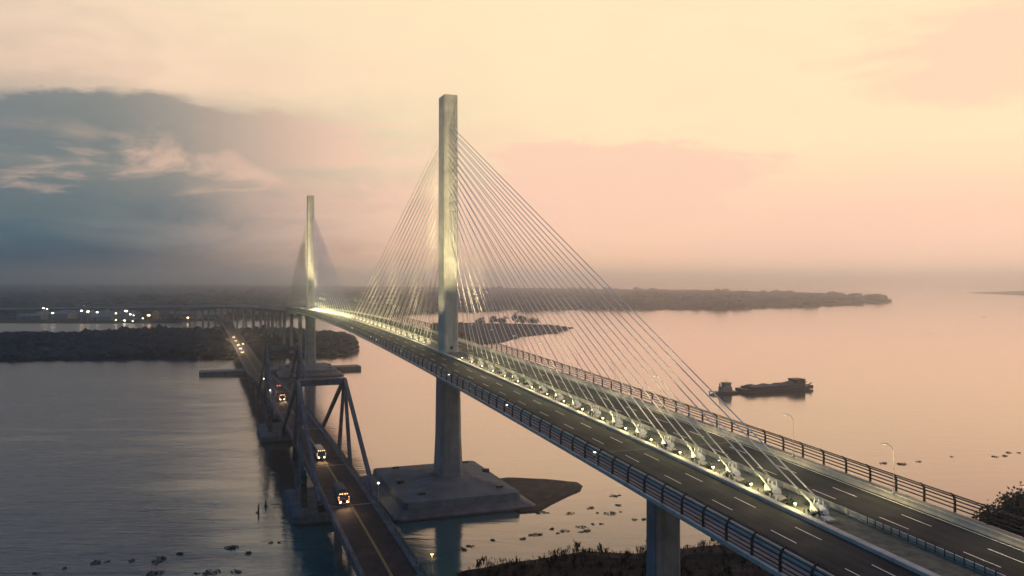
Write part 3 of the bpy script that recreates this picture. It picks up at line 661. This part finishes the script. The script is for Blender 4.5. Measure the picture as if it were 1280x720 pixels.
# ------------------------------------------------------------------ traffic on the old bridge
def wheels(o, xs, ys, r, w):
    for y in ys:
        for x in xs:
            wl = MB().tube([(x-w/2, y, r), (x+w/2, y, r)], r, 14).build('wheel', M['rubber'], o)
            MB().tube([(x-w/2-0.01, y, r), (x+w/2+0.01, y, r)], r*0.55, 10).build('rim', M['galv'], wl)
def beams(o, y, z, e, w=0.75):
    for x in (-w, w):
        l = bpy.data.lights.new('headlight_beam', 'SPOT'); l.energy = e; l.color = (1.0, 0.60, 0.30); l.spot_size = R(75); l.spot_blend = 0.8; l.shadow_soft_size = 0.12
        lo = bpy.data.objects.new('headlight_beam', l); C.objects.link(lo); lo.parent = o; lo.location = (x, y-0.15, z); lo.rotation_euler = (R(-82), 0, math.pi*0)
        lo.rotation_euler = (R(80), 0, math.pi)
        lo.rotation_euler = (R(-80), 0, 0)
def truck(label, s, v, cabm, boxm, markers=True, bus=False, e=650):
    o = thing('bus' if bus else 'truck', label, 'bus' if bus else 'truck', UV(s, OV+v, zold(s)+0.03), ROT)   # local -y faces the camera end
    L = 10.5
    if bus:
        body = MB().loft([[(-1.25, -5, 0.45), (1.25, -5, 0.45), (1.25, 5, 0.45), (-1.25, 5, 0.45)], [(-1.25, -5.05, 1.6), (1.25, -5.05, 1.6), (1.25, 5, 1.6), (-1.25, 5, 1.6)], [(-1.18, -4.8, 2.9), (1.18, -4.8, 2.9), (1.18, 4.95, 2.9), (-1.18, 4.95, 2.9)], [(-1.0, -4.5, 3.15), (1.0, -4.5, 3.15), (1.0, 4.7, 3.15), (-1.0, 4.7, 3.15)]]).build('body', boxm, o)
        MB().add([(-1.1, -5.07, 1.65), (1.1, -5.07, 1.65), (1.02, -4.86, 2.75), (-1.02, -4.86, 2.75)], [(0, 1, 2, 3)]).build('windscreen', M['glass'], body)
        for sg in (-1, 1):
            for i in range(6):
                y = -3.9+1.5*i
                MB().add([(sg*1.262, y, 1.65), (sg*1.262, y+1.3, 1.65), (sg*1.205, y+1.3, 2.65), (sg*1.205, y, 2.65)], [(0, 1, 2, 3) if sg > 0 else (3, 2, 1, 0)]).build('window', M['glass'], body)
        wheels(o, (-1.08, 1.08), (-3.2, 3.0), 0.5, 0.3); fy = -5.1
    else:
        cab = MB().loft([[(-1.2, -5.2, 0.6), (1.2, -5.2, 0.6), (1.2, -3.1, 0.6), (-1.2, -3.1, 0.6)], [(-1.22, -5.25, 1.7), (1.22, -5.25, 1.7), (1.22, -3.1, 1.7), (-1.22, -3.1, 1.7)], [(-1.12, -4.85, 2.75), (1.12, -4.85, 2.75), (1.12, -3.1, 2.75), (-1.12, -3.1, 2.75)], [(-0.95, -4.5, 2.95), (0.95, -4.5, 2.95), (0.95, -3.2, 2.95), (-0.95, -3.2, 2.95)]]).build('cab', cabm, o)
        MB().add([(-1.05, -5.25, 1.75), (1.05, -5.25, 1.75), (0.98, -4.9, 2.65), (-0.98, -4.9, 2.65)], [(0, 1, 2, 3)]).build('windscreen', M['glass'], cab)
        MB().box((0, -5.32, 1.15), (1.3, 0.08, 0.6)).build('grille', M['dark_steel'], cab)
        MB().box((0, -5.3, 0.55), (2.4, 0.25, 0.35)).build('bumper', M['galv'], cab)
        for sg in (-1, 1): MB().box((sg*1.42, -4.9, 2.1), (0.18, 0.12, 0.5)).box((sg*1.3, -4.85, 2.2), (0.2, 0.05, 0.05)).build('mirror', M['black_paint'], cab)
        MB().loft([[(-1.25, -2.85, 1.05), (1.25, -2.85, 1.05), (1.25, 5.2, 1.05), (-1.25, 5.2, 1.05)], [(-1.27, -2.85, 3.2), (1.27, -2.85, 3.2), (1.27, 5.2, 3.2), (-1.27, 5.2, 3.2)], [(-0.7, -2.8, 3.65), (0.7, -2.8, 3.65), (0.7, 5.15, 3.65), (-0.7, 5.15, 3.65)]]).build('cargo_box', boxm, o)
        MB().box((0, 1.0, 0.85), (0.9, 8.4, 0.3)).build('chassis', M['dark_steel'], o)
        wheels(o, (-1.05, 1.05), (-4.2, 2.4, 3.7), 0.52, 0.32); fy = -5.38
    for sg in (-1, 1): MB().tube([(sg*0.85, fy-0.06, 0.95), (sg*0.85, fy+0.05, 0.95)], 0.17, 10).build('headlight', M['g_head'], o)
    if markers:
        zt = 2.85 if not bus else 2.98
        for x in (-0.9, -0.35, 0.35, 0.9): MB().box((x, (-4.82 if not bus else -4.78), zt), (0.2, 0.16, 0.14)).build('marker_light', M['g_marker'], o)
        for sg in (-1, 1):
            for z in (1.5, 2.1): MB().box((sg*1.27, fy+0.3, z), (0.1, 0.1, 0.16)).build('marker_light', M['g_marker'], o)
    beams(o, fy-0.1, 0.95, e)
    return o
def car(label, s, v, paint, toward=True, group=None, e=900):
    o = thing('car', label, 'car', UV(s, OV+v, zold(s)+0.03), ROT+(0 if toward else math.pi), group)
    body = MB().loft([[(-0.82, -2.1, 0.3), (0.82, -2.1, 0.3), (0.82, 2.1, 0.3), (-0.82, 2.1, 0.3)], [(-0.88, -2.15, 0.62), (0.88, -2.15, 0.62), (0.88, 2.12, 0.62), (-0.88, 2.12, 0.62)], [(-0.82, -2.0, 0.88), (0.82, -2.0, 0.88), (0.82, 2.05, 0.95), (-0.82, 2.05, 0.95)]]).build('body', paint, o)
    MB().loft([[(-0.78, -0.95, 0.9), (0.78, -0.95, 0.9), (0.78, 1.75, 0.94), (-0.78, 1.75, 0.94)], [(-0.62, -0.25, 1.4), (0.62, -0.25, 1.4), (0.62, 1.05, 1.4), (-0.62, 1.05, 1.4)]]).build('cabin', M['glass'], o)
    MB().loft([[(-0.62, -0.25, 1.401), (0.62, -0.25, 1.401), (0.62, 1.05, 1.401), (-0.62, 1.05, 1.401)], [(-0.55, -0.15, 1.45), (0.55, -0.15, 1.45), (0.55, 0.95, 1.45), (-0.55, 0.95, 1.45)]]).build('roof', paint, o)
    wheels(o, (-0.76, 0.76), (-1.35, 1.35), 0.32, 0.2)
    for sg in (-1, 1):
        MB().bbox((sg*0.6, -2.14, 0.68), (0.42, 0.14, 0.24), 0.04).build('headlight', M['g_head'], o)
        MB().bbox((sg*0.62, 2.1, 0.76), (0.36, 0.1, 0.16), 0.03).build('tail_light', M['g_tail'], o)
    if e: beams(o, -2.3, 0.7, e, 0.6)
    return o
truck('red truck with glowing orange marker lights driving past the near portal stays', -57, -1.9, M['red_paint'], M['tarp'])
truck('dark bus with two bright headlights just passing under the first portal tower', -8, -0.9, M['blue_paint'], M['blue_paint'], bus=True)
truck('dark truck with orange marker lights driving under the far portal tower', 122, -1.0, M['black_paint'], M['tarp'])
car('grey car with bright headlights just beyond the far portal tower', 160, -2.6, M['grey_paint'])
car('black car driving away with small red tail lights beyond the far portal', 181, 2.8, M['black_paint'], False, e=0)
car('grey car driving away with red tail lights before the platform', 268, -2.6+5.2, M['grey_paint'], False, e=0)
for i, (s, v) in enumerate(((468, -2.4), (505, -2.5), (548, -2.4), (600, -2.5), (655, -2.4), (560, 2.6))):
    car('car with bright headlights in the queue coming over the wooded island', s, v, (M['grey_paint'], M['black_paint'])[i % 2], True, 'queue of cars on the old bridge', e=1500)

# ------------------------------------------------------------------ river traffic
a, b = Vector((126.0, 526.0)), Vector((191.0, 551.0))
ang = math.atan2((b-a).y, (b-a).x)
bg = thing('cargo_barge', 'long dark low cargo barge pushed along the river by a small tug', 'barge', ((a.x+b.x)/2+9, (a.y+b.y)/2+3.5, 0), ang)
MB().loft([[(-23, -6, -0.5), (24, -6, -0.5), (24, 6, -0.5), (-23, 6, -0.5)], [(-23.5, -6.3, 1.2), (25, -6.3, 1.2), (25, 6.3, 1.2), (-23.5, 6.3, 1.2)], [(-23.5, -6.3, 2.4), (26.5, -6.3, 2.6), (26.5, 6.3, 2.6), (-23.5, 6.3, 2.4)]]).build('hull', M['hull'], bg)
MB().box((1, 0, 3.0), (42, 10.5, 1.2)).build('hatch_coaming', M['rust'], bg)
mb = MB(); rings = []
for i in range(13):
    x = -19+38*i/12; hgt = 4.3+0.8*math.sin(i*1.9)*0.6+(0.8 if i > 8 else 0)
    rings.append([(x, -4.8, 3.4), (x, -2.2, hgt), (x, 0.5, hgt+0.35), (x, 2.6, hgt-0.1), (x, 4.8, 3.4)])
mb.loft(rings); mb.build('cargo_heap', M['cargo'], bg)
for i in range(8):
    MB().tube([(-20+5.6*i, -6.1, 2.4), (-20+5.6*i, -6.1, 3.4)], 0.09, 5).build('bollard', M['dark_steel'], bg)
h = MB().bbox((20, 0, 4.6), (7.5, 8, 4.2), 0.2).build('deck_house', M['rust'], bg)
MB().bbox((20, 0, 6.8), (8.2, 8.6, 0.3), 0.08).build('roof', M['rust'], h)
for i in range(3): MB().box((17.8+2.2*i, -4.02, 5.5), (1.2, 0.08, 1.0)).build('window', M['glass'], h)
MB().bbox((28, 0, 1.5), (5.5, 7, 2.2), 0.3).build('bow_ramp', M['rust'], bg)
for y in (-2.5, 2.5): MB().tube([(26, y, 2.5), (30, y, 4.2)], 0.35, 6).build('ramp_arm', M['rust'], bg)
tb = thing('tug_boat', 'small dark pusher tug with square wheelhouse behind the cargo barge', 'tug boat', (a.x+6, a.y+2.2, 0), ang)
MB().loft([[(-7, -2.6, -0.5), (9, -3, -0.5), (9, 3, -0.5), (-7, 2.6, -0.5)], [(-8, -3.2, 1.5), (10, -3.4, 1.5), (10, 3.4, 1.5), (-8, 3.2, 1.5)]]).build('hull', M['hull'], tb)
wh = MB().bbox((2.5, 0, 2.9), (7, 5, 2.8), 0.15).bbox((3.2, 0, 5.5), (4.6, 4.2, 2.4), 0.15).build('wheelhouse', M['grey_paint'], tb)
MB().bbox((3.2, 0, 6.85), (5.6, 5.0, 0.25), 0.06).build('roof', M['hull'], wh)
for i in range(3): MB().box((1.7+1.5*i, -2.12, 5.9), (1.0, 0.06, 0.8)).build('window', M['glass'], wh)
MB().tube([(-1.5, 0, 4.2), (-1.5, 0, 6.6)], [0.45, 0.4], 8).build('funnel', M['black_paint'], tb)
MB().tube([(3.2, 0, 6.9), (3.2, 0, 9.4)], 0.07, 5).box((3.2, 0, 8.6), (0.1, 1.8, 0.1)).build('mast', M['dark_steel'], tb)

# wooden stakes and floating plants
for i, (px, py, hgt) in enumerate(((323, 641, 2.6), (332, 633, 1.9))):
    p = pix(px, py)
    o = tag(MB().tube([(0, 0, -1), (0.03, 0, hgt*0.6), (0.12, 0.05, hgt)], [0.28, 0.25, 0.2], 7).box((-0.35 if i == 0 else 0.1, 0, 0.25), (0.9, 0.4, 0.3), 0.4).build('mooring_stake', M['buoy']), ('taller leaning' if i == 0 else 'shorter upright')+' wooden stake with driftwood standing in the ruffled water', 'stake')
    o.location = p
def plant_clump(rnd, r):
    mb = MB()
    for i in range(int(18+r*14)):
        a = rnd.uniform(0, 6.283); d = r*math.sqrt(rnd.random()); x, y = d*math.cos(a)*1.6, d*math.sin(a)
        h = rnd.uniform(0.12, 0.45); q = rnd.uniform(0, 3.14); l = rnd.uniform(0.25, 0.5)
        dx, dy = math.cos(q)*l, math.sin(q)*l
        mb.add([(x-dx, y-dy, 0.03), (x+dy*0.6, y-dx*0.6, h), (x+dx, y+dy, h*0.8), (x-dy*0.6, y+dx*0.6, 0.1)], [(0, 1, 2, 3)])
    return mb
rnd = random.Random(21)
cl = [mesh_of(plant_clump(rnd, r), 'leaf_mat', M['hyacinth']) for r in (0.7, 1.0, 1.4, 1.9, 0.5)]
spots = [(663, 640, 1), (676, 641, 2), (684, 641, 0), (713, 642, 3), (733, 664, 2), (741, 655, 0), (738, 635, 1), (747, 641, 0), (762, 642, 2), (767, 620, 1), (775, 619, 0), (773, 632, 0), (776, 640, 0), (793, 650, 2), (806, 649, 0),
         (706, 664, 2), (727, 659, 3), (735, 663, 2), (726, 665, 1), (664, 669, 1), (670, 669, 2), (676, 668, 0), (616, 675, 0), (653, 674, 0), (578, 687, 1), (588, 683, 1), (672, 642, 0), (752, 655, 0), (697, 667, 4), (690, 661, 4),
         (289, 703-18, 1), (310, 698-6, 1), (134, 702, 1), (120, 703, 2), (165, 701, 1), (196, 703, 2), (202, 698, 1), (225, 692, 0), (311, 691, 1), (289, 685, 2), (338, 679, 0), (190, 717, 2), (200, 716, 2), (246, 717, 1), (258, 717, 1), (266, 715, 2), (295, 715, 1), (45, 717, 1), (80, 711, 0), (349, 678, 0),
         (1128, 580, 2), (1124, 580, 1), (1104, 579, 1), (1148, 577, 1), (1244, 571, 1), (1256, 570, 1), (1261, 566, 0), (1273, 566, 0), (1190, 571, 0), (1162, 417, 3), (1230, 396, 3), (1000, 640, 0)]
for i, (px, py, k) in enumerate(spots):
    p = pix(px, py, 0.0); side = 'near the muddy bank' if 560 < px < 830 else ('on the ruffled water beside the old bridge' if px < 400 else 'out on the glassy open river')
    o = tag(place('floating_plant', cl[k], None, p, rnd.uniform(0, 6.28)), 'dark clump of floating water plants '+side, 'water plant', 'floating plants '+side)
    sc_ = rnd.uniform(0.5, 1.05)*(1.6 if p.y > 500 else 1); o.scale = (sc_, sc_, sc_)

# ------------------------------------------------------------------ trees
def tree(name, label, loc, H, cr, seed, group=None, leafn=2600, ls=0.35):
    r = random.Random(seed); o = thing(name, label, 'tree', loc, r.uniform(0, 6), group)
    tr = MB(); top = H*0.55
    pts = [Vector((0, 0, -0.3))]; 
    for i in range(1, 6): pts.append(Vector((r.uniform(-.2, .2)*i*.4, r.uniform(-.2, .2)*i*.4, top*i/5)))
    tr.tube(pts, [H*0.03*(1-0.13*i) for i in range(6)], 8)
    tips = []
    for i in range(9):
        b = pts[2+i % 4]; a = i*2.4+r.random(); L = cr*r.uniform(0.6, 1.0)
        e = b+Vector((math.cos(a)*L, math.sin(a)*L, H*r.uniform(0.12, 0.42))); mid = b.lerp(e, 0.5)+Vector((0, 0, H*0.04))
        tr.tube([b, mid, e], [H*0.014, H*0.009, H*0.004], 5); tips += [e, mid.lerp(e, 0.6)]
    tips.append(Vector((0, 0, H*0.82)))
    tr.build('trunk', M['bark'], o)
    cw = MB()
    for i in range(leafn):
        c = r.choice(tips); q = Vector((r.gauss(0, 1), r.gauss(0, 1), r.gauss(0, 0.75)))*cr*0.24; p = c+q
        if p.z < H*0.25: continue
        n = Vector((r.gauss(0, 1), r.gauss(0, 1), r.gauss(0.6, 1))).normalized(); t = n.orthogonal().normalized(); u = n.cross(t); s = ls*r.uniform(0.6, 1.3)
        cw.add([p-t*s, p+u*s*0.5, p+t*s, p-u*s*0.5], [(0, 1, 2, 3)])
    cw.build('crown', M['leaf'] if seed % 3 else M['leaf2'], o)
    return o
tree('riverside_tree', 'broad dark tree on the near bank beyond the end of the bridge railing', (127, 209, 1.8), 17, 8.5, 31, leafn=11000, ls=0.6)
tree('riverside_tree', 'tall dark tree on the near bank beside the broad dark tree', (141, 217, 1.8), 19, 8, 32, leafn=11000, ls=0.6)
tree('riverside_tree', 'lower bushy tree hidden behind the walkway railing on the near bank', (112, 203, 1.8), 11, 6, 33, leafn=7000, ls=0.5)
for i, (px, hgt, cr) in enumerate(((617, 14, 6), (628, 13, 5.5), (644, 19, 5), (653, 17, 5.5), (665, 11, 8), (600, 12, 6))):
    p = pix(px, 407+ (i % 2), 0.8)
    tree('spit_tree', ('rounded tree', 'bushy tree', 'tall slim tree', 'tall twin crowned tree', 'low spreading tree', 'short round tree')[i]+' standing alone on the low spit behind the stays', p, hgt, cr, 50+i, None, 900, 0.9)
# shrubs beside the anchor blocks
def shrub(rr, n=70, R0=0.6):
    mb = MB()
    for i in range(n):
        p = Vector((rr.gauss(0, .38)*R0*1.4, rr.gauss(0, .38)*R0*1.8, abs(rr.gauss(0.3, 0.25)))); nn = Vector((rr.gauss(0, 1), rr.gauss(0, 1), rr.gauss(0.5, 1))).normalized(); t = nn.orthogonal(); u = nn.cross(t); s = rr.uniform(.1, .2)
        mb.add([p-t*s, p+u*s*.5, p+t*s, p-u*s*.5], [(0, 1, 2, 3)])
    return mb
rr = random.Random(5); shm = [mesh_of(shrub(rr), 'shrub', M['leaf']) for _ in range(4)]
j = 0
for s, d, k in anchors:
    if k == 0 and d < 0:
        for dv, ds in ((-1.4, -0.2), (1.0, 3.6), (-1.8, 4.6)):
            p = at(s+ds, dv, 0.15); o = place('median_shrub', shm[j % 4], None, UV(p[1], p[0], p[2]), rr.uniform(0, 6)); j += 1
            q = rr.uniform(0.8, 1.4); o.scale = (q, q, q)
            tag(o, 'small dark shrub planted in the bridge median between stay anchor blocks', 'shrub', 'shrubs in the bridge median')
# rough grass and scrub on the near bank
rg = random.Random(77); mb = MB(); cnt = 0
while cnt < 7000:
    p = Vector((rg.uniform(-20, 160), rg.uniform(180, 242)))
    if not inside(p, bank_p): continue
    cnt += 1
    edge = min((p-q).length for q in bank_p[::3]); z = 2.0 if edge > 9 else 0.2+edge*0.2
    big = rg.random() < 0.08; hgt = rg.uniform(0.9, 2.4) if big else rg.uniform(0.3, 0.8)
    for _ in range(9 if big else 3):
        a = rg.uniform(0, 6.28); l = hgt*0.35; wd = 0.14 if big else 0.07; ox, oy = rg.gauss(0, .35), rg.gauss(0, .35)
        c_, s_ = math.cos(a), math.sin(a); zz = z+rg.uniform(0, hgt*0.5)
        mb.add([(p.x+ox-s_*wd, p.y+oy+c_*wd, zz-0.3), (p.x+ox+s_*wd, p.y+oy-c_*wd, zz-0.3), (p.x+ox+c_*l+s_*wd, p.y+oy+s_*l-c_*wd, zz+hgt*0.6), (p.x+ox+c_*l-s_*wd, p.y+oy+s_*l+c_*wd, zz+hgt*0.55)], [(0, 1, 2, 3)])
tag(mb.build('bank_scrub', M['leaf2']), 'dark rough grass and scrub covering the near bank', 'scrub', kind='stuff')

# ------------------------------------------------------------------ lamps and sheds ashore
def bank_lamp(label, loc, hgt, m, e, col, r=0.3):
    o = thing('lamp_post', label, 'lamp post', loc)
    MB().tube([(0, 0, -1), (0, 0, hgt)], [0.1, 0.06], 6).build('pole', M['galv'], o)
    hd = MB().bbox((0, 0, hgt+0.1), (0.5, 0.5, 0.16), 0.04).build('lamp_hood', M['galv'], o)
    MB().loft([[(r*.6*math.cos(t), r*.6*math.sin(t), hgt-0.32) for t in [k*math.pi/4 for k in range(8)]], [(r*math.cos(t), r*math.sin(t), hgt-0.12) for t in [k*math.pi/4 for k in range(8)]], [(r*.7*math.cos(t), r*.7*math.sin(t), hgt+0.02) for t in [k*math.pi/4 for k in range(8)]]]).build('bulb', m, hd)
    l = bpy.data.lights.new('lamp_light', 'POINT'); l.energy = e; l.color = col; l.shadow_soft_size = 0.25
    lo = bpy.data.objects.new('lamp_light', l); C.objects.link(lo); lo.parent = o; lo.location = (0, 0, hgt-0.55)
bank_lamp('orange lamp post in the dark beside the old bridge at the bank edge', pix(540, 692, 4.6)-Vector((0, 0, 4.6)), 4.6, M['g_orange'], 250, (1.0, 0.5, 0.18), 0.42)
pl_ = UV(-18, -25.5, 0); bank_lamp('warm lamp post at the corner of the near pile cap', pix(473, 603, 7.5)-Vector((0, 0, 7.5)), 7.5, M['g_warm'], 500, (1.0, 0.7, 0.35), 0.36)
bank_lamp('white lamp post on the footway of the old bridge by the far portal', Vector(UV(150, OV-6.6, zold(150)+0)), 7.5, M['g_white'], 300, (1, .9, .7), 0.4)
def mast(px, py, Y, big, m, label):
    z = CAMH-(py-Y0)/FPX*Y; x = (px-640)/FPX*Y
    o = thing('light_mast', label, 'light mast', (x, Y, 0), 0, 'lit masts on the far shore')
    MB().tube([(0, 0, 0), (0, 0, z)], [0.35, 0.2], 6).build('pole', M['galv'], o)
    fr = MB().box((0, 0.25, z), (big*1.1, 0.3, big*0.7)).build('lamp_frame', M['galv'], o)
    for k in (-1, 1): MB().bbox((k*big*0.28, -0.12, z-big*0.2), (big*0.45, 0.35, big*0.42), 0.05).build('floodlamp', m, fr)
W_, O_ = M['g_flood'], M['g_sod2']
for px, py, Y, big, m in ((54.5, 385, 1383, 3.2, W_), (59, 386, 1383, 2.4, W_), (66, 391, 1347, 4.0, W_), (102, 388, 1359, 4.2, O_), (110, 389, 1335, 4.8, W_), (121.5, 390, 1347, 3.6, W_), (145, 391.5, 1335, 2.8, W_), (157.5, 388.3, 1359, 5.2, W_),
                          (163, 392.5, 1371, 3.2, W_), (167, 394, 1359, 2.4, W_), (133, 398.7, 1371, 3.4, W_), (145, 399.8, 1335, 2.6, W_), (155.5, 400.3, 1335, 3.4, W_), (166, 401.2, 1347, 2.6, W_), (178.5, 397.6, 1371, 2.6, W_), (186, 393.7, 1347, 4.8, O_), (186.5, 403, 1347, 3.4, W_), (235, 396.6, 1335, 4.0, O_)):
    mast(px, py, Y, big*0.72, m, 'lit '+('orange' if m is O_ else 'white')+' floodlight mast among the sheds on the far shore')
for i, (px, py, wd, dp, hg) in enumerate(((70, 399, 60, 25, 9), (105, 398, 80, 30, 8), (150, 400, 70, 25, 10), (180, 399, 45, 20, 12), (128, 401, 35, 18, 7), (232, 399, 50, 22, 9), (265, 398.5, 40, 18, 8), (40, 400, 40, 20, 7))):
    p = pix(px, py+0.6, 0); p.z = 1.2
    o = thing('warehouse', ('wide grey', 'long pale', 'tall grey', 'narrow tall', 'small low', 'plain grey', 'short grey', 'small outlying')[i]+' warehouse with a pitched roof among the lights on the far shore', 'warehouse', p, random.uniform(-.3, .3))
    MB().box((0, 0, hg/2), (wd, dp, hg)).build('wall', M['wall'], o)
    MB().loft([[(-wd/2-.6, -dp/2-.6, hg), (-wd/2-.6, 0, hg+dp*.18), (-wd/2-.6, dp/2+.6, hg)], [(wd/2+.6, -dp/2-.6, hg), (wd/2+.6, 0, hg+dp*.18), (wd/2+.6, dp/2+.6, hg)]]).build('roof', M['roof'], o)
    MB().box((-wd*.2, -dp/2-.05, hg*.3), (5, .12, hg*.6)).build('door', M['dark_steel'], o)

# ------------------------------------------------------------------ haze over the river
hz = MB().box((0, (FAR-2500)/2, 70.5), (FAR*2+400, FAR+2500+400, 143.0))
hm = bpy.data.materials.new('haze'); hm.use_nodes = True; t = hm.node_tree; t.nodes.clear()
pv = t.nodes.new('ShaderNodeVolumePrincipled'); pv.inputs['Color'].default_value = (0.78, 0.90, 1.0, 1); pv.inputs['Density'].default_value = 2.8e-4; pv.inputs['Anisotropy'].default_value = 0.94
om = t.nodes.new('ShaderNodeOutputMaterial'); t.links.new(pv.outputs[0], om.inputs['Volume'])
hm.cycles.homogeneous_volume = True if hasattr(hm.cycles, 'homogeneous_volume') else False
tag(hz.build('haze', hm), 'thin pale evening haze lying over the river', 'haze', kind='stuff')
